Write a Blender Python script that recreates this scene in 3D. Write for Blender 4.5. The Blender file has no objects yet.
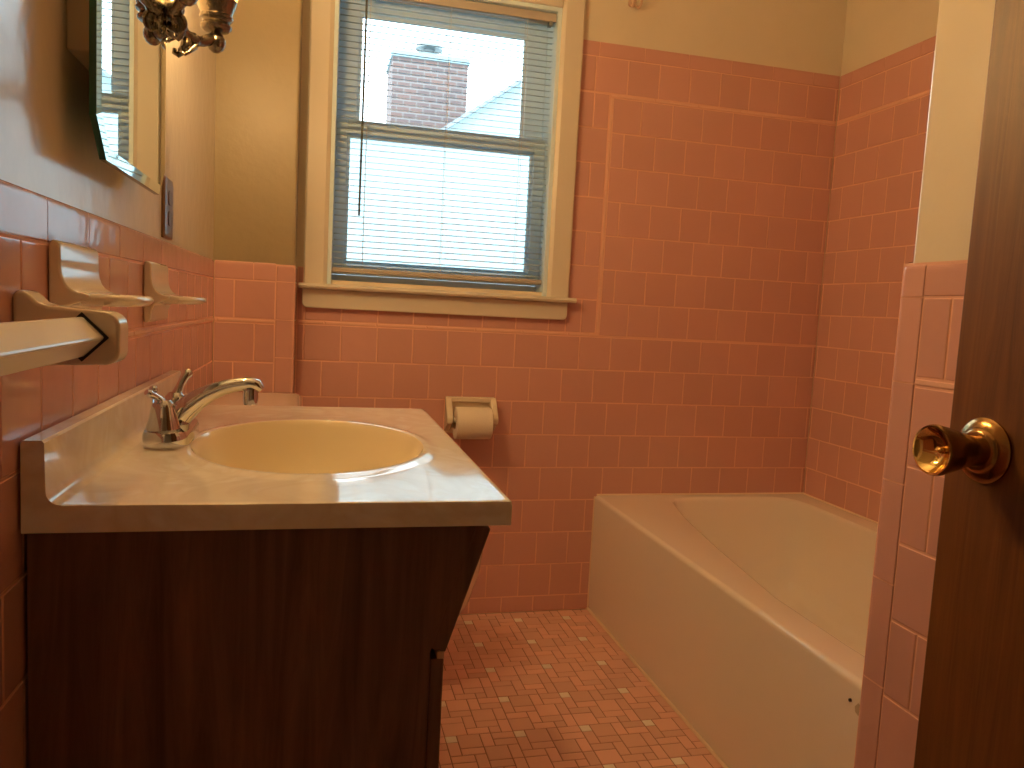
import bpy, bmesh, math, random
from mathutils import Vector, Matrix
random.seed(7)
C = bpy.context.scene.collection
PI = math.pi
R = math.radians

# ------------------------------------------------------------------ materials
def mat(name, col, rough=.5, metal=0, spec=.5, noise=0, nscale=20, bump=0, bscale=60, coat=0, rbump=.02):
    m = bpy.data.materials.new(name); m.use_nodes = True
    nt = m.node_tree; b = nt.nodes['Principled BSDF']
    b.inputs['Base Color'].default_value = (*col, 1)
    b.inputs['Roughness'].default_value = rough
    b.inputs['Metallic'].default_value = metal
    b.inputs['Specular IOR Level'].default_value = spec
    b.inputs['Coat Weight'].default_value = coat
    b.inputs['Coat Roughness'].default_value = .05
    tc = nt.nodes.new('ShaderNodeTexCoord')
    if noise:
        n = nt.nodes.new('ShaderNodeTexNoise'); n.inputs['Scale'].default_value = nscale; n.inputs['Detail'].default_value = 5
        nt.links.new(tc.outputs['Object'], n.inputs['Vector'])
        r = nt.nodes.new('ShaderNodeMapRange')
        r.inputs['From Min'].default_value = .3; r.inputs['From Max'].default_value = .7
        r.inputs['To Min'].default_value = 1 - noise; r.inputs['To Max'].default_value = 1 + noise
        nt.links.new(n.outputs['Fac'], r.inputs['Value'])
        mx = nt.nodes.new('ShaderNodeMix'); mx.data_type = 'RGBA'; mx.blend_type = 'MULTIPLY'
        mx.inputs['Factor'].default_value = 1
        mx.inputs[6].default_value = (*col, 1)
        nt.links.new(r.outputs['Result'], mx.inputs[7])
        nt.links.new(mx.outputs[2], b.inputs['Base Color'])
    if bump:
        n2 = nt.nodes.new('ShaderNodeTexNoise'); n2.inputs['Scale'].default_value = bscale; n2.inputs['Detail'].default_value = 3
        nt.links.new(tc.outputs['Object'], n2.inputs['Vector'])
        bp = nt.nodes.new('ShaderNodeBump'); bp.inputs['Strength'].default_value = bump; bp.inputs['Distance'].default_value = rbump
        nt.links.new(n2.outputs['Fac'], bp.inputs['Height'])
        nt.links.new(bp.outputs['Normal'], b.inputs['Normal'])
    return m

def tile_mat(name, col, rough, var=.07, wav=.15):
    """glazed tile: each piece a slightly different tone, gently wavy glaze"""
    m = bpy.data.materials.new(name); m.use_nodes = True
    nt = m.node_tree; b = nt.nodes['Principled BSDF']
    b.inputs['Roughness'].default_value = rough
    b.inputs['Specular IOR Level'].default_value = .5
    g = nt.nodes.new('ShaderNodeNewGeometry')
    r = nt.nodes.new('ShaderNodeMapRange'); r.inputs['To Min'].default_value = 1 - var; r.inputs['To Max'].default_value = 1 + var
    nt.links.new(g.outputs['Random Per Island'], r.inputs['Value'])
    mx = nt.nodes.new('ShaderNodeMix'); mx.data_type = 'RGBA'; mx.blend_type = 'MULTIPLY'; mx.inputs['Factor'].default_value = 1
    mx.inputs[6].default_value = (*col, 1)
    nt.links.new(r.outputs['Result'], mx.inputs[7]); nt.links.new(mx.outputs[2], b.inputs['Base Color'])
    tc = nt.nodes.new('ShaderNodeTexCoord')
    n = nt.nodes.new('ShaderNodeTexNoise'); n.inputs['Scale'].default_value = 14; n.inputs['Detail'].default_value = 2
    nt.links.new(tc.outputs['Object'], n.inputs['Vector'])
    bp = nt.nodes.new('ShaderNodeBump'); bp.inputs['Strength'].default_value = wav; bp.inputs['Distance'].default_value = .01
    nt.links.new(n.outputs['Fac'], bp.inputs['Height']); nt.links.new(bp.outputs['Normal'], b.inputs['Normal'])
    return m

def wood(name, c1, c2, rough, scale=(60, 60, 3), coat=0, axis_bias=1.0):
    m = bpy.data.materials.new(name); m.use_nodes = True
    nt = m.node_tree; b = nt.nodes['Principled BSDF']
    b.inputs['Roughness'].default_value = rough; b.inputs['Coat Weight'].default_value = coat
    tc = nt.nodes.new('ShaderNodeTexCoord'); mp = nt.nodes.new('ShaderNodeMapping')
    mp.inputs['Scale'].default_value = scale
    nt.links.new(tc.outputs['Object'], mp.inputs['Vector'])
    n = nt.nodes.new('ShaderNodeTexNoise'); n.inputs['Scale'].default_value = 1; n.inputs['Detail'].default_value = 8
    n.inputs['Roughness'].default_value = .65; n.inputs['Distortion'].default_value = 1.2
    nt.links.new(mp.outputs['Vector'], n.inputs['Vector'])
    cr = nt.nodes.new('ShaderNodeValToRGB')
    cr.color_ramp.elements[0].position = .3; cr.color_ramp.elements[0].color = (*c1, 1)
    cr.color_ramp.elements[1].position = .72; cr.color_ramp.elements[1].color = (*c2, 1)
    nt.links.new(n.outputs['Fac'], cr.inputs['Fac']); nt.links.new(cr.outputs['Color'], b.inputs['Base Color'])
    bp = nt.nodes.new('ShaderNodeBump'); bp.inputs['Strength'].default_value = .12; bp.inputs['Distance'].default_value = .004
    nt.links.new(n.outputs['Fac'], bp.inputs['Height']); nt.links.new(bp.outputs['Normal'], b.inputs['Normal'])
    return m

def brick_mat(name):
    m = bpy.data.materials.new(name); m.use_nodes = True
    nt = m.node_tree; b = nt.nodes['Principled BSDF']; b.inputs['Roughness'].default_value = .9
    tc = nt.nodes.new('ShaderNodeTexCoord'); mp = nt.nodes.new('ShaderNodeMapping')
    mp.inputs['Rotation'].default_value = (R(90), 0, 0)
    nt.links.new(tc.outputs['Object'], mp.inputs['Vector'])
    br = nt.nodes.new('ShaderNodeTexBrick')
    br.inputs['Color1'].default_value = (.21, .115, .10, 1); br.inputs['Color2'].default_value = (.15, .10, .10, 1)
    br.inputs['Mortar'].default_value = (.24, .20, .19, 1)
    br.inputs['Scale'].default_value = 1; br.inputs['Brick Width'].default_value = .16
    br.inputs['Row Height'].default_value = .072; br.inputs['Mortar Size'].default_value = .008
    nt.links.new(mp.outputs['Vector'], br.inputs['Vector']); nt.links.new(br.outputs['Color'], b.inputs['Base Color'])
    return m

def marble_mat(name, c1, c2, c3):
    """cultured marble: soft swirled veins under a clear gloss"""
    m = bpy.data.materials.new(name); m.use_nodes = True
    nt = m.node_tree; b = nt.nodes['Principled BSDF']
    b.inputs['Roughness'].default_value = .09; b.inputs['Coat Weight'].default_value = .3; b.inputs['Coat Roughness'].default_value = .03
    tc = nt.nodes.new('ShaderNodeTexCoord')
    n = nt.nodes.new('ShaderNodeTexNoise'); n.inputs['Scale'].default_value = 6; n.inputs['Detail'].default_value = 5; n.inputs['Distortion'].default_value = 2.5
    nt.links.new(tc.outputs['Object'], n.inputs['Vector'])
    cr = nt.nodes.new('ShaderNodeValToRGB')
    e = cr.color_ramp.elements
    e[0].position = .35; e[0].color = (*c1, 1); e[1].position = .62; e[1].color = (*c2, 1)
    k = e.new(.5); k.color = (*c3, 1)
    nt.links.new(n.outputs['Fac'], cr.inputs['Fac']); nt.links.new(cr.outputs['Color'], b.inputs['Base Color'])
    return m

def glass_mat(name, tint, refl=1.0):
    m = bpy.data.materials.new(name); m.use_nodes = True
    nt = m.node_tree; nt.nodes.remove(nt.nodes['Principled BSDF']); out = nt.nodes['Material Output']
    tr = nt.nodes.new('ShaderNodeBsdfTransparent'); tr.inputs['Color'].default_value = (*tint, 1)
    gl = nt.nodes.new('ShaderNodeBsdfGlossy'); gl.inputs['Roughness'].default_value = .02
    fr = nt.nodes.new('ShaderNodeFresnel'); fr.inputs['IOR'].default_value = 1.45
    mx = nt.nodes.new('ShaderNodeMixShader')
    nt.links.new(fr.outputs['Fac'], mx.inputs['Fac']); nt.links.new(tr.outputs[0], mx.inputs[1]); nt.links.new(gl.outputs[0], mx.inputs[2])
    nt.links.new(mx.outputs[0], out.inputs['Surface'])
    return m

def translucent_mat(name, col, f=.5, gloss=.06, clear=0.0):
    m = bpy.data.materials.new(name); m.use_nodes = True
    nt = m.node_tree; nt.nodes.remove(nt.nodes['Principled BSDF']); out = nt.nodes['Material Output']
    d = nt.nodes.new('ShaderNodeBsdfDiffuse'); d.inputs['Color'].default_value = (*col, 1)
    t = nt.nodes.new('ShaderNodeBsdfTranslucent'); t.inputs['Color'].default_value = (*col, 1)
    g = nt.nodes.new('ShaderNodeBsdfGlossy'); g.inputs['Roughness'].default_value = .15
    m1 = nt.nodes.new('ShaderNodeMixShader'); m1.inputs['Fac'].default_value = f
    nt.links.new(d.outputs[0], m1.inputs[1]); nt.links.new(t.outputs[0], m1.inputs[2])
    m2 = nt.nodes.new('ShaderNodeMixShader'); m2.inputs['Fac'].default_value = gloss
    nt.links.new(m1.outputs[0], m2.inputs[1]); nt.links.new(g.outputs[0], m2.inputs[2])
    last = m2
    if clear:
        tp = nt.nodes.new('ShaderNodeBsdfTransparent'); tp.inputs['Color'].default_value = (1, .97, .9, 1)
        m3 = nt.nodes.new('ShaderNodeMixShader'); m3.inputs['Fac'].default_value = clear
        nt.links.new(m2.outputs[0], m3.inputs[1]); nt.links.new(tp.outputs[0], m3.inputs[2]); last = m3
    nt.links.new(last.outputs[0], out.inputs['Surface'])
    return m

def emit_mat(name, col, s):
    m = bpy.data.materials.new(name); m.use_nodes = True
    nt = m.node_tree; nt.nodes.remove(nt.nodes['Principled BSDF']); out = nt.nodes['Material Output']
    e = nt.nodes.new('ShaderNodeEmission'); e.inputs['Color'].default_value = (*col, 1); e.inputs['Strength'].default_value = s
    nt.links.new(e.outputs[0], out.inputs['Surface'])
    return m

LAMP = (1.0, .66, .30)
M = {
 'plaster': mat('cream wall paint', (.78, .70, .57), .17, bump=.045, bscale=22, noise=.03, nscale=6),
 'chasedim': mat('dimmed chase paint', (.345, .275, .17), .4, bump=.05, bscale=40, noise=.03, nscale=6),  # wall paint darkened on the chase to offset strong direct lamplight
 'tile': tile_mat('pink glazed tile', (.66, .36, .32), .11, .035),
 'ftile': tile_mat('pink floor mosaic', (.80, .48, .40), .35, .10, .05),
 'wtile': tile_mat('white floor mosaic', (.95, .88, .80), .3, .08, .05),
 'fgrout': mat('dark floor grout', (.34, .14, .09), .9),
 'grout': mat('pale pink grout', (.80, .46, .36), .8),
 'liner': mat('pale pink liner tile', (.84, .52, .42), .25),
 'trim': mat('cream painted wood', (.72, .66, .57), .35),
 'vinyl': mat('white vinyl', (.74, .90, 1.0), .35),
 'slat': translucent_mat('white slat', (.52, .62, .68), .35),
 'rail': mat('off white blind rail', (.46, .42, .39), .35),
 'cord': mat('white ladder cord', (.75, .75, .75), .7),
 'wand': mat('grey clear wand', (.09, .10, .11), .2),
 'glass': glass_mat('window glass', (.90, .97, .98)),
 'marble': marble_mat('cultured marble', (.88, .82, .72), (.91, .87, .80), (.82, .74, .63)),
 'basin': mat('lamplit basin', (.91, .80, .56), .10, coat=.3),  # same stuff as the countertop, lamplight yellow put into the colour
 'chrome': mat('chrome', (.62, .63, .66), .05, 1),
 'cabinet': wood('dark walnut veneer', (.085, .042, .032), (.24, .12, .085), .45, (34, 34, 2.4)),
 'rawwood': mat('raw wood edge', (.62, .45, .34), .7),
 'tub': mat('cream enamel', (.92, .86, .79), .13, coat=.2),
 'caulk': mat('white caulk', (.86, .70, .55), .5),
 'dark': mat('dark spot', (.02, .015, .012), .6),
 'smudge': mat('worn enamel', (.55, .45, .36), .5),
 'doorwood': wood('dark stained door', (.10, .032, .009), (.20, .075, .020), .45, (60, 60, 2.6)),
 'brass': mat('polished brass', (.86, .62, .26), .08, 1),
 'bronze': mat('aged brass', (.38, .22, .09), .18, 1),
 'antique': mat('antique brass', (.21, .18, .145), .22, 1, bump=.4, bscale=150, rbump=.003),
 'ceramic': mat('cream ceramic', (.80, .70, .57), .12, coat=.3),
 'bar': mat('ivory bar', (.88, .83, .74), .18),
 'mirror': mat('mirror silver', (.86, .92, .90), .0, 1),
 'mbevel': mat('mirror bevel', (.80, .90, .87), .03, 1),
 'mglass': mat('green glass edge', (.02, .10, .085), .1),
 'mbody': mat('cabinet box', (.60, .48, .34), .5),
 'outlet': mat('brown plate', (.13, .065, .030), .3),
 'shade': translucent_mat('amber glass shade', (1.0, .76, .32), .7, .10, .40),
 'bulb': emit_mat('lit bulb', LAMP, 800),
 'china': mat('toilet china', (.80, .66, .56), .12, coat=.3),
 'paper': mat('toilet paper', (.84, .76, .66), .9, bump=.1, bscale=200),
 'card': mat('cardboard core', (.40, .27, .17), .9),
 'brick': brick_mat('red brick'),
 'siding': mat('pale siding', (.29, .36, .38), .7),
 'rakeboard': mat('grey rake board', (.22, .25, .28), .7),
 'metalgrey': mat('grey metal', (.25, .27, .28), .5, .6),
 'hook': mat('painted hook', (.62, .42, .32), .3),
 'hallwall': mat('hall wall', (.6, .52, .42), .8),
}

# ------------------------------------------------------------------ mesh helpers
def link(name, bm, m, parent=None, smooth=False, bevel=0, seg=2, ang=40, recalc=True):
    if recalc: bmesh.ops.recalc_face_normals(bm, faces=bm.faces)
    me = bpy.data.meshes.new(name); bm.to_mesh(me); bm.free()
    ms = m if isinstance(m, (list, tuple)) else [m]
    for x in ms: me.materials.append(x)
    o = bpy.data.objects.new(name, me); C.objects.link(o)
    if parent is not None:
        o.parent = parent; o.location = -parent.location
    if smooth:
        for p in me.polygons: p.use_smooth = True
        try:
            bm2 = bmesh.new(); bm2.from_mesh(me)
            for e in bm2.edges:
                if len(e.link_faces) == 2 and e.calc_face_angle(0) > R(ang): e.smooth = False
            bm2.to_mesh(me); bm2.free()
        except Exception: pass
    if bevel:
        bv = o.modifiers.new('b', 'BEVEL'); bv.width = bevel; bv.segments = seg; bv.limit_method = 'ANGLE'; bv.angle_limit = R(35)
        bv.harden_normals = False
    return o

def thing(name, label, cat, loc, group=None):
    o = bpy.data.objects.new(name, None); C.objects.link(o); o.location = loc
    o.empty_display_size = .05
    o['label'] = label; o['category'] = cat
    if group: o['group'] = group
    return o
def struct(o): o['kind'] = 'structure'; return o
def reparent(o, parent):
    o.parent = parent; o.location = Vector(o.location) - Vector(parent.location) if parent.parent is None else o.location

def box(bm, x0, x1, y0, y1, z0, z1, mi=0):
    v = [bm.verts.new((x, y, z)) for x in (x0, x1) for y in (y0, y1) for z in (z0, z1)]
    for f in [(0, 1, 3, 2), (4, 6, 7, 5), (0, 4, 5, 1), (2, 3, 7, 6), (0, 2, 6, 4), (1, 5, 7, 3)]:
        bm.faces.new([v[i] for i in f]).material_index = mi
def bx(*a):
    bm = bmesh.new(); box(bm, *a); return bm
def prism(bm, pts, axis, a, b, mi=0):
    """pts: closed 2-D outline; axis 'x','y' or 'z' is the extrusion axis from a to b"""
    def P(p, t):
        if axis == 'y': return (p[0], t, p[1])
        if axis == 'x': return (t, p[0], p[1])
        return (p[0], p[1], t)
    A = [bm.verts.new(P(p, a)) for p in pts]; B = [bm.verts.new(P(p, b)) for p in pts]
    n = len(pts)
    for i in range(n):
        bm.faces.new((A[i], A[(i + 1) % n], B[(i + 1) % n], B[i])).material_index = mi
    bm.faces.new(A).material_index = mi; bm.faces.new(B[::-1]).material_index = mi
def lathe(bm, prof, o, axis='z', n=24, sx=1, sy=1, caps=True):
    """prof: (radius, height) pairs along the axis from o"""
    rings = []
    for r, h in prof:
        ring = []
        for i in range(n):
            a = 2 * PI * i / n; c, s = r * math.cos(a) * sx, r * math.sin(a) * sy
            if axis == 'z': p = (o[0] + c, o[1] + s, o[2] + h)
            elif axis == 'x': p = (o[0] + h, o[1] + c, o[2] + s)
            else: p = (o[0] + c, o[1] + h, o[2] + s)
            ring.append(bm.verts.new(p))
        rings.append(ring)
    for A, B in zip(rings, rings[1:]):
        for i in range(n): bm.faces.new((A[i], A[(i + 1) % n], B[(i + 1) % n], B[i]))
    if caps:
        bm.faces.new(rings[0][::-1]); bm.faces.new(rings[-1])
def tube(bm, pts, rad, n=12, caps=True, flat=1.0):
    """sweep a circle (or an ellipse) along points; rad a number or a list"""
    P = [Vector(p) for p in pts]; rings = []
    up0 = None
    for i, p in enumerate(P):
        t = (P[min(i + 1, len(P) - 1)] - P[max(i - 1, 0)]).normalized()
        if up0 is None:
            ref = Vector((0, 0, 1)) if abs(t.z) < .9 else Vector((0, 1, 0))
            s = t.cross(ref).normalized()
        else:
            s = (up0 - t * up0.dot(t)).normalized()
        up0 = s; u = s.cross(t).normalized()
        r = rad[i] if isinstance(rad, (list, tuple)) else rad
        rings.append([bm.verts.new(p + (s * math.cos(2 * PI * k / n) + u * math.sin(2 * PI * k / n) * flat) * r) for k in range(n)])
    for A, B in zip(rings, rings[1:]):
        for i in range(n): bm.faces.new((A[i], A[(i + 1) % n], B[(i + 1) % n], B[i]))
    if caps: bm.faces.new(rings[0][::-1]); bm.faces.new(rings[-1])
def sphere(bm, c, r, n=16, m=10, s=(1, 1, 1)):
    prof = [(max(1e-4, r * math.sin(PI * i / m)), -r * math.cos(PI * i / m)) for i in range(m + 1)]
    rings = []
    for rr, h in prof:
        rings.append([bm.verts.new((c[0] + rr * math.cos(2 * PI * k / n) * s[0], c[1] + rr * math.sin(2 * PI * k / n) * s[1], c[2] + h * s[2])) for k in range(n)])
    for A, B in zip(rings, rings[1:]):
        for i in range(n): bm.faces.new((A[i], A[(i + 1) % n], B[(i + 1) % n], B[i]))
    bm.faces.new(rings[0][::-1]); bm.faces.new(rings[-1])
def bez(p0, p1, p2, p3, n=12):
    out = []
    for i in range(n + 1):
        t = i / n; a = (1 - t) ** 3; b = 3 * t * (1 - t) ** 2; c = 3 * t * t * (1 - t); d = t ** 3
        out.append(tuple(a * w + b * x + c * y + d * z for w, x, y, z in zip(p0, p1, p2, p3)))
    return out
def rrect(x0, x1, y0, y1, r, n=6):
    out = []
    for cx, cy, a0 in ((x1 - r, y1 - r, 0), (x0 + r, y1 - r, 90), (x0 + r, y0 + r, 180), (x1 - r, y0 + r, 270)):
        for i in range(n + 1):
            a = R(a0 + 90 * i / n); out.append((cx + r * math.cos(a), cy + r * math.sin(a)))
    return out

# ------------------------------------------------------------------ tiling helpers
T = .1095; G = .0012          # tile module, half a joint
def subtract(rects, hole):
    out = []; hu0, hv0, hu1, hv1 = hole
    for (a, b, c, d) in rects:
        if c <= hu0 or a >= hu1 or d <= hv0 or b >= hv1: out.append((a, b, c, d)); continue
        if a < hu0: out.append((a, b, hu0, d))
        if c > hu1: out.append((hu1, b, c, d))
        m0, m1 = max(a, hu0), min(c, hu1)
        if b < hv0: out.append((m0, b, m1, hv0))
        if d > hv1: out.append((m0, hv1, m1, d))
    return out
class Field:
    """tiles on a plane: frame(u, v, h) gives the point h in front of the wall's base plane"""
    def __init__(s, frame): s.bm = bmesh.new(); s.f = frame; s.D = .0032
    def tile(s, u0, v0, u1, v1, mi=0, d=None, g=G, jit=.00025):
        d = d or s.D
        u0 += g; u1 -= g; v0 += g; v1 -= g
        if u1 - u0 < .004 or v1 - v0 < .004: return
        j = [d + random.uniform(-jit, jit) for _ in range(4)]
        rings = []
        for ins, hh in ((0, 0), (.0004, .7), (.0012, .95), (.0026, 1.0)):
            rings.append([s.bm.verts.new(s.f(u, v, j[k] * hh)) for k, (u, v) in enumerate(((u0 + ins, v0 + ins), (u1 - ins, v0 + ins), (u1 - ins, v1 - ins), (u0 + ins, v1 - ins)))])
        for q, (A, B) in enumerate(zip(rings, rings[1:])):
            for i in range(4): s.bm.faces.new((A[i], A[(i + 1) % 4], B[(i + 1) % 4], B[i])).material_index = 1 if q < 2 else mi
        s.bm.faces.new(rings[-1]).material_index = mi
    def row(s, ua, ub, v0, v1, off, w=T, mi=0, holes=(), d=None):
        k = math.floor((ua - off) / w)
        rects = []
        while off + k * w < ub:
            a, b = max(ua, off + k * w), min(ub, off + (k + 1) * w)
            if b - a > .006: rects.append((a, v0, b, v1))
            k += 1
        for h in holes: rects = subtract(rects, h)
        for q in rects: s.tile(*q, mi=mi, d=d)
    def strip(s, ua, ub, v0, v1, w=.155, off=0, mi=2):
        s.row(ua, ub, v0, v1, off, w, mi, d=s.D + .0008)
    def cap(s, ua, ub, v0, v1, off, w=.155, mi=0, back=.0):
        """row of bullnose pieces whose top edge rolls over to the wall"""
        k = math.floor((ua - off) / w)
        while off + k * w < ub:
            a, b = max(ua, off + k * w) + G, min(ub, off + (k + 1) * w) - G
            k += 1
            if b - a < .004: continue
            prof = [(v0 + G, 0), (v0 + G + .0005, s.D * .7), (v0 + G + .002, s.D)]
            r = .011
            for i in range(7):
                t = PI / 2 * i / 6
                prof.append((v1 - r + r * math.sin(t), s.D - (s.D + back) * (1 - math.cos(t))))
            A = [s.bm.verts.new(s.f(a, v, h)) for v, h in prof]; B = [s.bm.verts.new(s.f(b, v, h)) for v, h in prof]
            for i in range(len(prof) - 1): s.bm.faces.new((A[i], B[i], B[i + 1], A[i + 1])).material_index = mi
            s.bm.faces.new(A).material_index = mi; s.bm.faces.new(B[::-1]).material_index = mi
    def sheet(s, rects, h=.0019, mi=1):
        for a, b, c, d in rects:
            s.bm.faces.new([s.bm.verts.new(s.f(u, v, h)) for u, v in ((a, b), (c, b), (c, d), (a, d))]).material_index = mi
    def done(s, name, parent):
        o = link(name, s.bm, [M['tile'], M['grout'], M['liner']], parent)
        for p in o.data.polygons: p.use_smooth = False
        return o

# ------------------------------------------------------------------ room dimensions
XR = 2.0035          # right wall tile face
ZC = 2.42            # ceiling
YF = -2.50           # door wall
YH = -3.7            # end of the hall behind the camera
XP, YP = 1.07, -1.4865          # partition tile face and its corner
XCH, YCH = .217, -.133         # pipe chase corner
OX0, OX1, OZ0, OZ1 = .303, .990, 1.066, 1.945     # window opening
WALL = .0035

# ---- floor
bm = bmesh.new(); box(bm, -.15, 2.2, YH, .15, -.12, -.003)
floor = struct(link('floor', bm, M['hallwall']))
fb = bmesh.new()
U = .1655 / 6
PX0, PY0 = .7755 - U / 2, -.064 + U / 2
pat = [(0, 0, 1, 1, 1), (1, 0, 2, 2, 0), (3, 0, 1, 2, 0), (4, 0, 2, 1, 0), (4, 1, 2, 1, 0), (0, 1, 1, 2, 0), (1, 2, 2, 1, 0), (3, 2, 2, 2, 0), (5, 2, 1, 2, 0),
       (0, 3, 2, 1, 0), (2, 3, 1, 2, 0), (0, 4, 2, 2, 0), (3, 4, 2, 1, 0), (5, 4, 1, 2, 0), (2, 5, 2, 1, 0), (4, 5, 1, 1, 0)]
def ftile(x0, x1, y0, y1, mi):
    g = .0009
    x0 += g; x1 -= g; y0 += g; y1 -= g
    if x1 - x0 < .004 or y1 - y0 < .004: return
    rings = []
    jz = [random.uniform(-.00025, .00025) for _ in range(4)]
    for ins, z in ((0, -.0030), (.0002, -.0008), (.0012, 0.0)):
        rings.append([fb.verts.new((x, y, z + (jz[k] if z == 0 else 0))) for k, (x, y) in enumerate(((x0 + ins, y0 + ins), (x1 - ins, y0 + ins), (x1 - ins, y1 - ins), (x0 + ins, y1 - ins)))])
    for A, B in zip(rings, rings[1:]):
        for i in range(4): fb.faces.new((A[i], A[(i + 1) % 4], B[(i + 1) % 4], B[i])).material_index = mi
    fb.faces.new(rings[-1]).material_index = mi
FX0, FX1, FY0, FY1 = .36, 1.201, -2.46, -.001
for i in range(-6, 6):
    for j in range(-2, 18):
        for (cx, cy, w, h, mi) in pat:
            x0 = PX0 + (i * 6 + cx) * U; x1 = x0 + w * U
            y1 = PY0 - (j * 6 + cy) * U; y0 = y1 - h * U
            x0, x1, y0, y1 = max(x0, FX0), min(x1, FX1), max(y0, FY0), min(y1, FY1)
            if x1 - x0 > .005 and y1 - y0 > .005: ftile(x0, x1, y0, y1, 2 if mi else 0)
fb.faces.new([fb.verts.new(p) for p in ((.003, YF, -.0014), (2.0, YF, -.0014), (2.0, -.0, -.0014), (.003, -.0, -.0014))]).material_index = 1
ft = link('mosaic_tile', fb, [M['ftile'], M['fgrout'], M['wtile']], floor, recalc=False)
bm2 = bmesh.new(); bm2.from_mesh(ft.data); bmesh.ops.recalc_face_normals(bm2, faces=bm2.faces); bm2.to_mesh(ft.data); bm2.free()

# ---- ceiling
struct(link('ceiling', bx(-.15, 2.2, YH, .15, ZC, ZC + .1), M['plaster']))

# ---- back wall with its window opening
bm = bmesh.new()
box(bm, -.15, OX0, WALL, .15, -.1, ZC); box(bm, OX1, 2.2, WALL, .15, -.1, ZC)
box(bm, OX0, OX1, WALL, .15, -.1, OZ0); box(bm, OX0, OX1, WALL, .15, OZ1, ZC)
wb = struct(link('wall_back', bm, M['plaster']))
f = Field(lambda u, v, h: (u, WALL - h, v))
XS = 1.2803
HOLE = (.235, 1.037, 1.064, 3)
SX0, SX1 = 1.169, 1.181
f.sheet(subtract([(XCH, 0, XR, 1.866)], (.217, 1.10, .30, 3)) if False else [(XCH, 0, .30, 1.10), (.30, 0, .995, 1.05), (.995, 0, XR, 1.864)])
for k in range(0, 9):          # lower field, full width
    f.row(XCH + .002, XR + .002, max(.93 - (k + 1) * T, .001), .93 - k * T, XS + (T / 2 if (k + 7) % 2 else 0))
f.strip(XCH + .002, SX1, .9305, .9415, off=.30)
for k in range(0, 7):          # beside the tub, inside the liner frame
    f.row(SX1 + .0005, XR + .002, 1.699 - (k + 1) * T + (.002 if k == 6 else 0), 1.699 - k * T, XS + (T / 2 if k % 2 else 0))
for k in range(0, 7):          # between window and liner
    f.row(XCH + .002, SX0 - .0005, .942 + k * T, .942 + (k + 1) * T, XS + (T / 2 if k % 2 == 0 else 0), holes=[HOLE, (.0, 1.10, .3, 3)])
f.row(1.0, SX0 - .0005, .942 + 7 * T, 1.7105, XS)
f.strip(SX0, XR, 1.6995, 1.7105, off=SX0)
v = .9415
while v < 1.699:
    f.tile(SX0, v, SX1, min(v + .155, 1.699), 2, d=f.D + .0008); v += .155
f.row(1.0, XR, 1.711, 1.8205, XS + T / 2, holes=[HOLE])
f.cap(1.066, XR, 1.8205, 1.866, XS, .155)
f.done('wall_tile', wb)

# ---- right wall (beyond the tub)
wr = struct(link('wall_right', bx(XR + WALL, 2.2, YH, .15, -.1, ZC), M['plaster']))
f = Field(lambda u, v, h: (XR + WALL - h, u, v))
f.sheet([(YP, 0, 0, 1.864)])
for k in range(-1, 16):
    z1 = 1.699 - k * T if k >= 0 else 1.8205
    z0 = z1 - T if k >= 0 else 1.711
    if z1 < .3: continue
    f.row(YP, 0, z0, z1, -.065 + (T / 2 if k % 2 else 0))
f.strip(YP, 0, 1.6995, 1.7105)
f.cap(YP, 0, 1.8205, 1.866, -.065)
f.done('wall_tile', wr)

# ---- left wall
wl = struct(link('wall_left', bx(-.15, -WALL, YH, .15, -.1, ZC), M['plaster']))
f = Field(lambda u, v, h: (-WALL + h, u, v))
LZ = 1.099
f.sheet([(YF, 0, YCH, LZ - .002)])
f.cap(YF, YCH, LZ - .05, LZ, -1.486, .155)
f.row(YF, YCH, .942, LZ - .05, -1.2347)
f.strip(YF, YCH, .9305, .9415)
for k in range(0, 9):
    f.row(YF, YCH, max(.93 - (k + 1) * T, .001), .93 - k * T, -1.2347 + (0 if k % 2 else T / 2))
f.done('wall_tile', wl)

# ---- pipe chase in the left back corner
ch = struct(link('wall_chase', bx(-.02, XCH - .004, YCH + WALL, .02, -.1, ZC), M['chasedim'], bevel=.006, seg=3))
f = Field(lambda u, v, h: (u, YCH + WALL - h, v))
f.sheet([(0, 0, XCH - .003, LZ - .002)])
BN = .163
f.cap(.001, BN, LZ - .05, LZ, -.052, .155); 
f.row(.001, BN, .942, LZ - .05, BN - T)
f.strip(.001, BN, .9305, .9415, off=BN - .155)
for k in range(0, 9):
    f.row(.001, BN, max(.93 - (k + 1) * T, .001), .93 - k * T, BN - T + (T / 2 if k % 2 == 0 else 0))
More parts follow.
